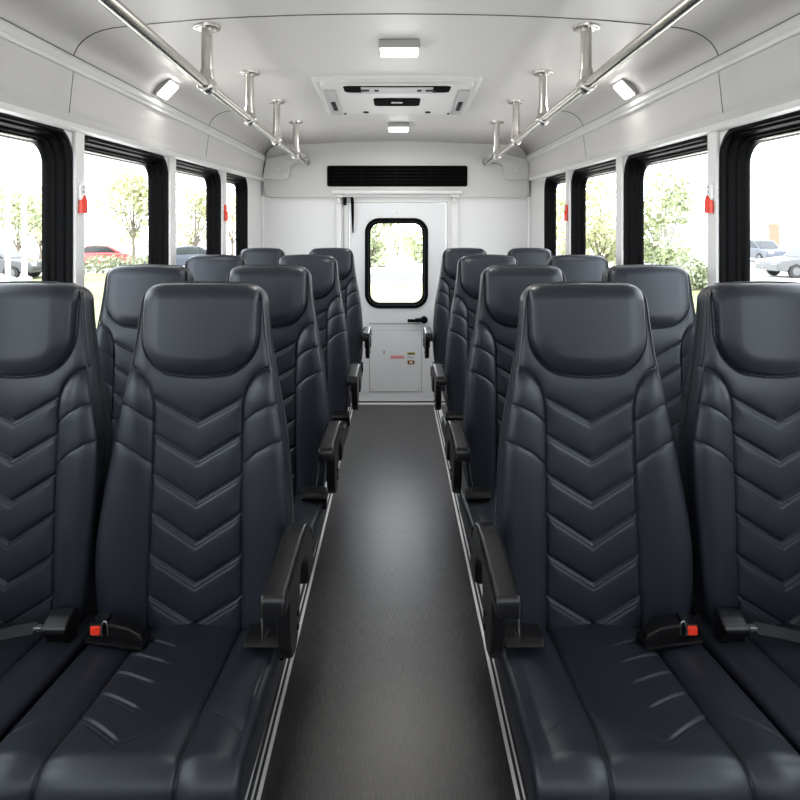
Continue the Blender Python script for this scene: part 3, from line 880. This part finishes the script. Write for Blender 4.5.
flat('placard_tab', 383.2, 385, 350, 353.4, M['ac_grey'], door)
# handle
bm = bmesh.new()
hz = RZ(319.3)
add_tube(bm, [(RX(424) - ox, -.014, hz), (RX(424) - ox, -.040, hz)], .030, 18)
add_tube(bm, [(RX(424) - ox, -.04, hz), (RX(424) - ox, -.058, hz)], .020, 16)
hd = bm_obj('door_handle', bm, M['black'], door)
bm = bmesh.new()
add_tube(bm, smooth_path([(RX(426) - ox, -.052, hz), (RX(418) - ox, -.056, hz - .003), (RX(412) - ox, -.058, hz - .003), (RX(407.5) - ox, -.056, hz - .002)], 4), [.010] * 2 + [.011] * 2 + [.012] * 4 + [.013] * 4 + [.010], 12)
bm_obj('lever', bm, M['black'], hd)
box('handle_plate', (RX(415) - ox, -.03, hz - .012), (RX(427.5) - ox, -.012, hz + .012), M['black'], hd, .004)
# small screw above the window
tube('screw', [(RX(397) - ox, -.012, RZ(213)), (RX(397) - ox, -.018, RZ(213))], .006, M['ac_grey'], door, 10)
# sill
box('door_sill', (dx0 - .03, -.05, .0), (dx1 + .03, .04, .016), M['alu'], door, .003)
box('sill_gasket', (dx0, -.018, .016), (dx1, .02, .026), M['black'], door, 0)
# door frame posts + head ledge
for a, b in ((336.5, 341.5), (451.5, 457.5)):
    o = box('trim_%d' % tn, (RX(a), 5.045, 0), (RX(b), Y1 + .001, RZ(194)), M['rear'], None, .006); tn += 1; tag(o, kind='structure')
for a in (343.8, 349.0, 446.8):
    o = box('trim_%d' % tn, (RX(a) - .003, 5.074, 0), (RX(a) + .003, Y1 + .001, RZ(202)), M['ac_grey'], None, 0); tn += 1; tag(o, kind='structure')
o = box('trim_%d' % tn, (RX(347), 5.074, RZ(203)), (RX(447.5), Y1 + .001, RZ(202)), M['ac_grey'], None, 0); tn += 1; tag(o, kind='structure')
o = box('trim_%d' % tn, (RX(333), 4.99, RZ(194.3)), (RX(461), 5.06, RZ(191)), M['mould'], None, .006); tn += 1; tag(o, kind='structure')

# brackets under the ledge and hanging strap
for (px, lab) in ((339, 'left'), (453.5, 'right')):
    bm = bmesh.new()
    add_box(bm, (RX(px - 3), 5.02, RZ(198)), (RX(px + 5), 5.05, RZ(194.4)), .003)
    add_box(bm, (RX(px - 1), 5.03, RZ(204)), (RX(px + 2), 5.045, RZ(197)), .003)
    hb = bm_obj('hinge_bracket', bm, M['steel'])
    tag(hb, f'small steel bracket under the ledge at the {lab} post of the rear door', 'bracket', 'brackets over the rear door')
bm = bmesh.new(); add_box(bm, (RX(343.6), 5.03, RZ(205.5)), (RX(347), 5.052, RZ(194.5)), .004)
tag(bm_obj('door_stay', bm, M['black']), 'short black door stay hanging next to the left bracket', 'door stay')
bm = bmesh.new()
sp_ = smooth_path([(RX(351.0), 5.03, RZ(194.5)), (RX(352.6), 5.032, RZ(200)), (RX(353.0), 5.036, RZ(212)), (RX(353.2), 5.04, RZ(224)), (RX(353.4), 5.045, RZ(233))], 6)
ws = np.interp(np.arange(len(sp_)), [0, 6, 14, len(sp_) - 1], [.012, .013, .011, .005])
R_ = []
for p, hw in zip(sp_, ws):
    R_.append([bm.verts.new((p.x + a * hw, p.y + b * .003, p.z)) for a, b in ((-1, -1), (1, -1), (1, 1), (-1, 1))])
for i in range(len(R_) - 1):
    for k in range(4): bm.faces.new((R_[i][k], R_[i][(k + 1) % 4], R_[i + 1][(k + 1) % 4], R_[i + 1][k]))
bm.faces.new(R_[0]); bm.faces.new(R_[-1][::-1])
tag(bm_obj('hanging_strap', bm, M['black_matt']), 'black tapered strap hanging at the top left corner of the rear door', 'strap')

# ------------------------------------------------------------------ grab rails
for s, lab in ((-1, 'left'), (1, 'right')):
    xr = .668 if s < 0 else .672
    x = s * xr
    root = empty('grab_rail', (x, 2.12, 1.98), f'long stainless steel grab rail under the {lab} side of the ceiling', 'grab rail', 'ceiling grab rails')
    def W(p): return tuple(Vector(p) - root.location)
    xn = x + (.022 if s < 0 else -.006)
    pts = [W((xn, Y0 + .1, 1.998)), W((xn, 1.3, 1.994)), W((x, 2.12, 1.988)), W((x, 3.35, 1.974)), W((x, 4.25, 1.970))]
    pts += [W(p) for p in smooth_path([(x, 4.25, 1.970), (x * 1.02, 4.5, 1.975), (x * 1.07, 4.75, 2.0), (x * 1.113, 4.955, 2.035)], 5)[1:]]
    tube('rail', pts, .0175, M['steel'], root, 16)
    bm = bmesh.new(); add_tube(bm, [W((x * 1.105, 4.935, 2.03)), W((x * 1.113, 4.962, 2.036))], [.030, .036], 16)
    bm_obj('end_flange', bm, M['steel'], root)
    for y in (.85, 2.12, 2.74, 3.36, 4.0):
        xk = x; x = xn if y < 1 else xk
        zc_ = ceil_z(x); zr_ = np.interp(y, [1.3, 2.12, 3.35, 4.25], [1.994, 1.988, 1.974, 1.970])
        st = tube('stanchion', [W((x, y, zr_)), W((x, y, zc_))], .0190, M['steel'], root, 16)
        bm = bmesh.new(); add_tube(bm, [W((x, y, zc_ - .014)), W((x, y, zc_ - .008)), W((x, y, zc_ + .002))], [.030, .046, .048], 24)
        bm_obj('flange', bm, M['steel'], st)
        bm = bmesh.new()
        add_tube(bm, [W((x, y - .034, zr_)), W((x, y - .030, zr_)), W((x, y - .016, zr_)), W((x, y + .016, zr_)), W((x, y + .030, zr_)), W((x, y + .034, zr_))], [.019, .027, .031, .031, .027, .019], 18)
        add_tube(bm, [W((x, y, zr_)), W((x, y, zr_ + .055))], [.027, .0225], 16)
        bm_obj('collar', bm, M['steel'], st); x = xk

# ------------------------------------------------------------------ roof unit
ac = empty('ceiling_air_conditioner', (.005, 3.214, 2.185), 'white rooftop air conditioner grille panel with black slots on the ceiling', 'air conditioner')
ac.scale = (1.037, 1.037, 1)
def ap(x, y, z=0): return (x, y - 3.10, z)
HW0, HW1, AY0, AY1 = .398, .415, 2.755, 3.57
def trap(i, r=.03):
    out = []
    for x, y in rrect(-1, 1, 0, 1, .06, 4):
        hw = HW0 + (HW1 - HW0) * y - i
        out.append((x * hw, AY0 + i + (AY1 - AY0 - 2 * i) * y))
    return out
def AL(i, z): return [ap(x, y, z) for x, y in trap(i)]
ring_loft('housing', [AL(0, .035), AL(0, .014), AL(.004, .009), AL(.022, .006), AL(.026, .010), AL(.034, .010), AL(.040, .0), AL(.048, -.006)], M['ac'], ac, close_last=True, angle=45)
def acbox(nm, x0, x1, y0, y1, mat, z0=-.012, z1=-.003, r=.02, par=None):
    poly = rrect(x0, x1, y0 - 3.10, y1 - 3.10, r, 5)
    return prism(nm, poly, 'z', z0, z1, mat, par or ac, bev=.002)
g = acbox('air_slot', -.256, .256, 2.80, 2.955, M['black_matt'], -.0095, -.004, .03)
ring_loft('slot_rim', [[(x, y, z) for x, y in rrect(-.256 - i, .256 + i, 2.80 - 3.10 - i, 2.955 - 3.10 + i, .032, 5)] for i, z in ((.008, -.005), (.007, -.012), (.003, -.013), (0, -.0095))], M['ac'], g)
acbox('control_strip', -.172, .172, 2.835, 2.952, M['ac_grey'], -.015, -.006, .008)
for x, wd in ((-.155, .022), (-.098, .011), (.108, .011), (.160, .022)):
    acbox('switch', x - wd, x + wd, 2.868, 2.90, M['black'], -.018, -.010, .003)
acbox('vent_slot', -.122, .122, 3.09, 3.265, M['black_matt'], -.0125, -.004, .025)
acbox('slot_lip', -.03, .03, 3.155, 3.185, M['ac_grey'], -.0145, -.010, .005)
for s in (-1, 1):
    pl = [(s * .300, 2.90), (s * .352, 2.90), (s * .372, 3.50), (s * .318, 3.50)]
    lv = prism('side_louvre', [(x, y - 3.10) for x, y in pl], 'z', -.016, -.004, M['ac_grey'], ac, bev=.003)
    prism('louvre_rim', [(x, y - 3.10) for x, y in [(s * .358, 2.86), (s * .366, 2.86), (s * .388, 3.52), (s * .380, 3.52)]], 'z', -.013, -.004, M['ac'], lv, bev=.002)
    prism('louvre_latch', [(x, y - 3.10) for x, y in [(s * .322, 3.14), (s * .346, 3.14), (s * .352, 3.36), (s * .328, 3.36)]], 'z', -.020, -.010, M['black'], lv, bev=.002)
    for x, y in ((.178, 3.455), (.30, 3.50)):
        bm = bmesh.new(); r = .016 if x < .2 else .007
        add_tube(bm, [ap(s * x, y, -.005), ap(s * x, y, -.012)], r, 12)
        bm_obj('screw_cap', bm, M['black'], ac)

# ------------------------------------------------------------------ lamps
def area(parent, loc, sx, sy, power, rot=(0, 0, 0), col=(1, .96, .90)):
    l = bpy.data.lights.new('lamp_light', 'AREA'); l.shape = 'RECTANGLE'; l.size = sx; l.size_y = sy; l.energy = power; l.color = col
    o = bpy.data.objects.new('lamp_light', l); link(o, parent); o.location = loc; o.rotation_euler = rot
LAMP_W = 5.0
for (y0, y1, x0, x1, lab) in ((2.312, 2.425, -.068, .094, 'nearest square white dome lamp, on the ceiling in front of the roof air conditioner'), (4.12, 4.28, -.058, .094, 'square white dome lamp on the ceiling between air conditioner and rear bulkhead')):
    xc, yc = (x0 + x1) / 2, (y0 + y1) / 2
    root = empty('ceiling_lamp', (xc, yc, 2.213), lab, 'ceiling lamp', 'dome lamps along the ceiling centre')
    hx, hy = (x1 - x0) / 2, (y1 - y0) / 2
    box('lamp_housing', (-hx, -hy, -.034), (hx, hy, .0), M['lampbody'], root, .006)
    box('lens', (-hx + .007, -hy + .006, -.042), (hx - .007, hy - .006, -.030), M['lamp'], root, .006, 3)
    area(root, (0, 0, -.052), hx * 1.7, hy * 1.7, LAMP_W)
for s, lab in ((-1, 'left'), (1, 'right')):
    root = empty('cove_lamp', (s * 1.060, 2.75, 2.130), f'small square lit lamp on the curved ceiling edge above the {lab} windows', 'ceiling lamp', 'cove lamps over the side windows')
    root.rotation_euler = (0, s * math.radians(46), 0)
    box('lamp_housing', (-.05, -.055, -.018), (.05, .055, .006), M['lampbody'], root, .005)
    box('lens', (-.043, -.048, -.030), (.043, .048, -.014), M['lamp'], root, .007, 3)
    area(root, (0, 0, -.034), .08, .09, LAMP_W * .18)

# ------------------------------------------------------------------ window latches on the posts
for s, lab in ((-1, 'left'), (1, 'right')):
    for y, which in ((2.131, 'front post'), (3.925, 'rear post')):
        yy = y; zc_ = 1.582 if which == 'front post' else 1.578
        root = empty('window_latch', (s * (WX - .0145), yy, zc_), f'red and white emergency window latch on the {which} between the {lab} windows', 'latch', 'emergency latches on the window posts')
        k = -s
        bm = bmesh.new()
        add_prism(bm, rrect(-.018, .018, -.005, .062, .018, 6), 'x', 0, k * .010, .002)
        pm = M['white'] if which == 'front post' else M['red']
        pl_ = bm_obj('latch_plate', bm, pm, root)
        bm = bmesh.new()
        for zz in (.03, .047): add_tube(bm, [(k * .009, 0, zz), (k * .0125, 0, zz)], .0045, 8)
        bm_obj('screw', bm, M['ac_grey'], pl_)
        prism('lever', [(-.020, -.046), (.018, -.046), (.020, -.012), (.014, .014), (.004, .018), (-.006, .006), (-.018, -.004)], 'x', k * .004, k * .017, M['red'], root, bev=.004)

# ------------------------------------------------------------------ outside
GZ = -.75
g = box('ground', (-90, -40, GZ - .1), (90, 110, GZ), M['asphalt'], None, 0); tag(g, kind='structure')
def strip(nm, x0, x1, y0, y1, mat, h=.02):
    o = box(nm, (x0, y0, GZ), (x1, y1, GZ + h), mat, None, 0); tag(o, kind='structure'); return o
strip('lawn_rear', -5.1, 5.1, 13, 24.5, M['grass'])
strip('road', -5.1, 5.1, 24.6, 30, M['road'], .012)
strip('lawn_left', -17, -5.2, 7.5, 29.5, M['grass'])
strip('lawn_right', 5.2, 12, 7.5, 29.5, M['grass'])

def leaf_cloud(bm, centres, count, size, rng, flat_=1.0):
    for _ in range(count):
        c, r = centres[rng.randrange(len(centres))]
        while True:
            d = Vector((rng.uniform(-1, 1), rng.uniform(-1, 1), rng.uniform(-1, 1)))
            if .2 < d.length <= 1: break
        p = Vector(c) + Vector((d.x * r, d.y * r, d.z * r * flat_))
        a = Vector((rng.gauss(0, 1), rng.gauss(0, 1), rng.gauss(0, 1))).normalized()
        b = a.orthogonal().normalized(); c_ = a.cross(b); s = size * rng.uniform(.6, 1.3)
        bm.faces.new([bm.verts.new(p + b * s), bm.verts.new(p + c_ * s * .6 + a * s * .15), bm.verts.new(p - b * s), bm.verts.new(p - c_ * s * .6 + a * s * .15)])

def tree(x, y, h, r, lab, mat='leaf', seed=0, trunk=.45, n=1500, leaf=.13):
    rng = random.Random(seed)
    root = empty('tree', (x, y, GZ), lab, 'tree', 'trees around the car park')
    z0 = h * trunk
    bm = bmesh.new()
    add_tube(bm, [(0, 0, -.02), (.03, .02, z0 * .6), (0, 0, z0), (.05, 0, h * .8)], [.11, .08, .07, .03], 8)
    cen = []
    for k in range(9):
        a = k * 2.4 + rng.uniform(-.3, .3); rr = r * rng.uniform(.25, .62); zz = z0 + (h - z0) * rng.uniform(.12, .8)
        c = (rr * math.cos(a), rr * math.sin(a), zz); cen.append((c, r * rng.uniform(.36, .52)))
        add_tube(bm, [(0, 0, z0 * .85), (c[0] * .5, c[1] * .5, (z0 + zz) / 2), c], [.04, .03, .012], 6)
    cen.append(((0, 0, h - r * .45), r * .45))
    bm_obj('trunk', bm, M['bark'], root)
    bm = bmesh.new(); leaf_cloud(bm, cen, n, leaf, rng)
    me_o = bm_obj('crown', bm, M[mat], root, smooth=False)
    return root

def GX(px, d): return (px - 396) * d / 600
tree(GX(133, 31), 31, 5.3, 1.9, 'young pale green tree with bare trunk seen through the second left window', 'leaf2', 3, .38, 1500, .14)
tree(GX(18, 35), 35, 5.2, 2.1, 'leafy tree behind the grey car outside the nearest left window', 'leaf', 4, .2)
tree(GX(40, 42), 42, 5.3, 2.2, 'tree half hidden by the black frame of the nearest left window', 'leaf2', 14, .2)
tree(GX(195, 36), 36, 5.0, 2.0, 'tree seen through the third left window', 'leaf2', 5, .25)
tree(GX(232, 46), 46, 5.9, 2.4, 'tree seen through the last left window', 'leaf2', 6, .2)
tree(GX(665, 25), 25, 4.9, 1.75, 'full green tree beside the bush outside the second right window', 'leaf', 7, .12, 1900, .13)
tree(GX(600, 28), 28, 4.7, 2.0, 'yellow green tree seen through the third right window', 'leaf2', 8, .1, 1700)
tree(GX(564, 33), 33, 4.8, 2.2, 'tree seen through the last right window', 'leaf2', 9, .1)
for k, (px, d, h, r, lab) in enumerate(((371, 35, 4.8, 1.7, 'dense tree filling the left half of the rear door window'), (422, 40.5, 5.4, 2.2, 'dense tree filling the right half of the rear door window'), (397, 50, 6.2, 2.6, 'tree behind the white post in the middle of the rear door window'))):
    tree(GX(px, d), d, h, r, lab, 'leaf', 20 + k, .02, 2000, .17)

def hedge(x0, x1, y, w, h, lab, seed, nm='hedge', lumpy=0.25):
    rng = random.Random(seed); root = empty(nm, ((x0 + x1) / 2, y, GZ), lab, nm)
    L_ = (x1 - x0) / 2; cen = []
    m = max(3, int((x1 - x0) / .5))
    for k in range(m):
        xx = -L_ + (k + .5) * 2 * L_ / m
        prof_ = 1 if nm == 'hedge' else math.sqrt(max(.15, 1 - (xx / L_) ** 2))
        cen.append(((xx, 0, h * prof_ * .5), h * .5 * prof_ * rng.uniform(.95, 1.1)))
    bm = bmesh.new(); leaf_cloud(bm, cen, 1500, .085, rng); bm_obj('foliage', bm, M['leaf3'], root, smooth=False)
    bm = bmesh.new()
    for k in range(5):
        xx = -L_ * .7 + k * L_ * .35; add_tube(bm, [(xx, 0, -.02), (xx * 1.05, .03, h * .5)], [.03, .015], 6)
    bm_obj('stems', bm, M['bark'], root)
hedge(GX(70, 30), GX(170, 30), 30, 1.0, .95, 'low clipped green hedge in front of the red car', 31)
hedge(GX(664, 22), GX(712, 22), 22, 1.4, 1.32, 'round green bush on the lawn outside the second right window', 32, 'bush')

def car(x, y, rz, mat, lab, h=1.45):
    root = empty('parked_car', (x, y, GZ), lab, 'car', 'cars in the car park'); root.rotation_euler = (0, 0, rz)
    k = h / 1.45
    body = [(-2.2, .32), (-2.22, .62), (-2.1, .78), (-1.0, .93), (.9, .98), (2.0, .92), (2.2, .80), (2.22, .40), (2.1, .28), (1.75, .27), (1.62, .50), (1.36, .60), (1.10, .50), (.98, .27), (-.98, .27), (-1.10, .50), (-1.36, .60), (-1.62, .50), (-1.75, .27)]
    b = prism('body', [(a, z * k) for a, z in body], 'y', -.88, .88, M[mat], root, bev=.07, seg=3)
    roof = [(-1.05, .90), (-.35, 1.40), (.2, 1.46), (.9, 1.42), (1.65, .96)]
    prism('cabin', [(a, z * k) for a, z in roof], 'y', -.74, .74, M[mat], b, bev=.06, seg=3)
    gl = [(-.88, .97), (-.33, 1.34), (.18, 1.39), (.82, 1.36), (1.36, .99)]
    bm = bmesh.new(); add_prism(bm, [(a, z * k) for a, z in gl], 'y', -.745, -.735); add_prism(bm, [(a, z * k) for a, z in gl], 'y', .735, .745)
    add_prism(bm, [(-.98, .96 * k), (-.99, .955 * k), (-.42, 1.36 * k), (-.41, 1.36 * k)], 'y', -.62, .62)
    bm_obj('windows', bm, M['carglass'], b)
    for wx_ in (-1.36, 1.36):
        for s in (-1, 1):
            wl = tube('wheel', [(wx_, s * .70, .31), (wx_, s * .89, .31)], .31, M['tyre'], root, 20)
            tube('hub_cap', [(wx_, s * .885, .31), (wx_, s * .90, .31)], .19, M['car_silver'], wl, 16)
    for s in (-1, 1): box('headlight', (-2.23, s * .6 - .16, .60 * k), (-2.08, s * .6 + .16, .74 * k), M['white'], b, .03)
    return root
car(GX(42, 27) - 2.2, 27, PI, 'car_grey', 'grey car parked outside the nearest left window')
car(GX(99, 35), 35, 0, 'car_red', 'red car parked behind the low hedge', 1.32)
car(GX(181, 33), 33, .5, 'car_blue', 'dark blue car glimpsed at the bottom of the third left window', 1.3)
car(GX(766, 28) + 2.2, 28, 0, 'car_silver', 'silver car parked nearest outside the first right window')
car(GX(760, 41), 41, PI / 2, 'car_blue', 'dark car parked facing the bus near the brick panel', 1.5)
car(GX(648, 40), 40, .2, 'car_silver', 'silver car behind the trees outside the second right window', 1.4)

for px, d, lab in ((8, 24, 'white light pole leftmost outside the nearest left window'), (24.5, 24, 'white light pole beside the window frame outside the nearest left window')):
    root = empty('street_light', (GX(px, d), d, GZ), lab, 'light pole', 'white light poles')
    tube('pole', [(0, 0, -.02), (0, 0, 7)], [.10, .07], M['pole'], root, 10)
    box('base', (-.2, -.2, 0), (.2, .2, .3), M['pole'], root, .03)
    box('lamp_head', (-.25, -.5, 6.95), (.25, .12, 7.1), M['lampbody'], root, .03)
root = empty('flag_post', (GX(401, 26), 26, GZ), 'thin white post on the verge seen through the rear door window', 'post')
tube('post', [(0, 0, -.02), (0, 0, 3.4)], .07, M['pole'], root, 8)
tube('cap', [(0, 0, 3.39), (0, 0, 3.45)], [.08, .03], M['pole'], root, 8)

# building on the right
BY = 52
bl = empty('office_building', (GX(690, BY), BY, GZ), 'long low white building with brick red panel beyond the car park', 'building')
box('walls', (0, 0, -.02), (48, 9, 3.0), M['bwall'], bl, .02)
box('roof_edge', (-.15, -.2, 2.93), (48.1, 9.2, 3.08), M['ac_grey'], bl, .02)
def bx(px): return GX(px, BY) - bl.location.x
box('brick_panel', (bx(769), -.12, 0), (bx(778.5), .05, 2.66), M['brick'], bl, .01)
for px in (784.7, 793.5, 802, 811, 720, 735, 750):
    for z in (2.25, .9):
        wn = box('building_window', (bx(px) - .28, -.05, z - .28), (bx(px) + .28, .05, z + .28), M['bglass'], bl, .01)
        box('window_sill', (bx(px) - .32, -.1, z - .33), (bx(px) + .32, .02, z - .28), M['bwall'], wn, .01)

# ------------------------------------------------------------------ sky, sun, camera
w = bpy.data.worlds.new('overcast'); S.world = w; w.use_nodes = True
bg = w.node_tree.nodes['Background']; bg.inputs['Color'].default_value = (.89, .95, 1.0, 1); bg.inputs['Strength'].default_value = 4.2
sun = bpy.data.lights.new('sun', 'SUN'); sun.energy = 4.0; sun.angle = math.radians(6); sun.color = (1, .95, .86)
so = bpy.data.objects.new('sun', sun); link(so); so.rotation_euler = (math.radians(20), math.radians(-10), 0)

cam = bpy.data.cameras.new('camera'); co = bpy.data.objects.new('camera', cam); link(co)
co.location = (0, 0, CAM_H); co.rotation_euler = (PI / 2, 0, 0)
cam.sensor_width = 36; cam.lens = 36 * 600 / 800
cam.shift_x = (400 - 396) / 800; cam.shift_y = -(400 - 229) / 800
cam.clip_start = .02; cam.clip_end = 400
S.camera = co
S.cycles.use_denoising = True
S.cycles.max_bounces = 10; S.cycles.diffuse_bounces = 6; S.cycles.transparent_max_bounces = 16
S.cycles.sample_clamp_indirect = 8
vs = S.view_settings; vs.view_transform = 'Standard'; vs.look = 'None'; vs.exposure = 0.40; vs.gamma = 1; vs.use_curve_mapping = False
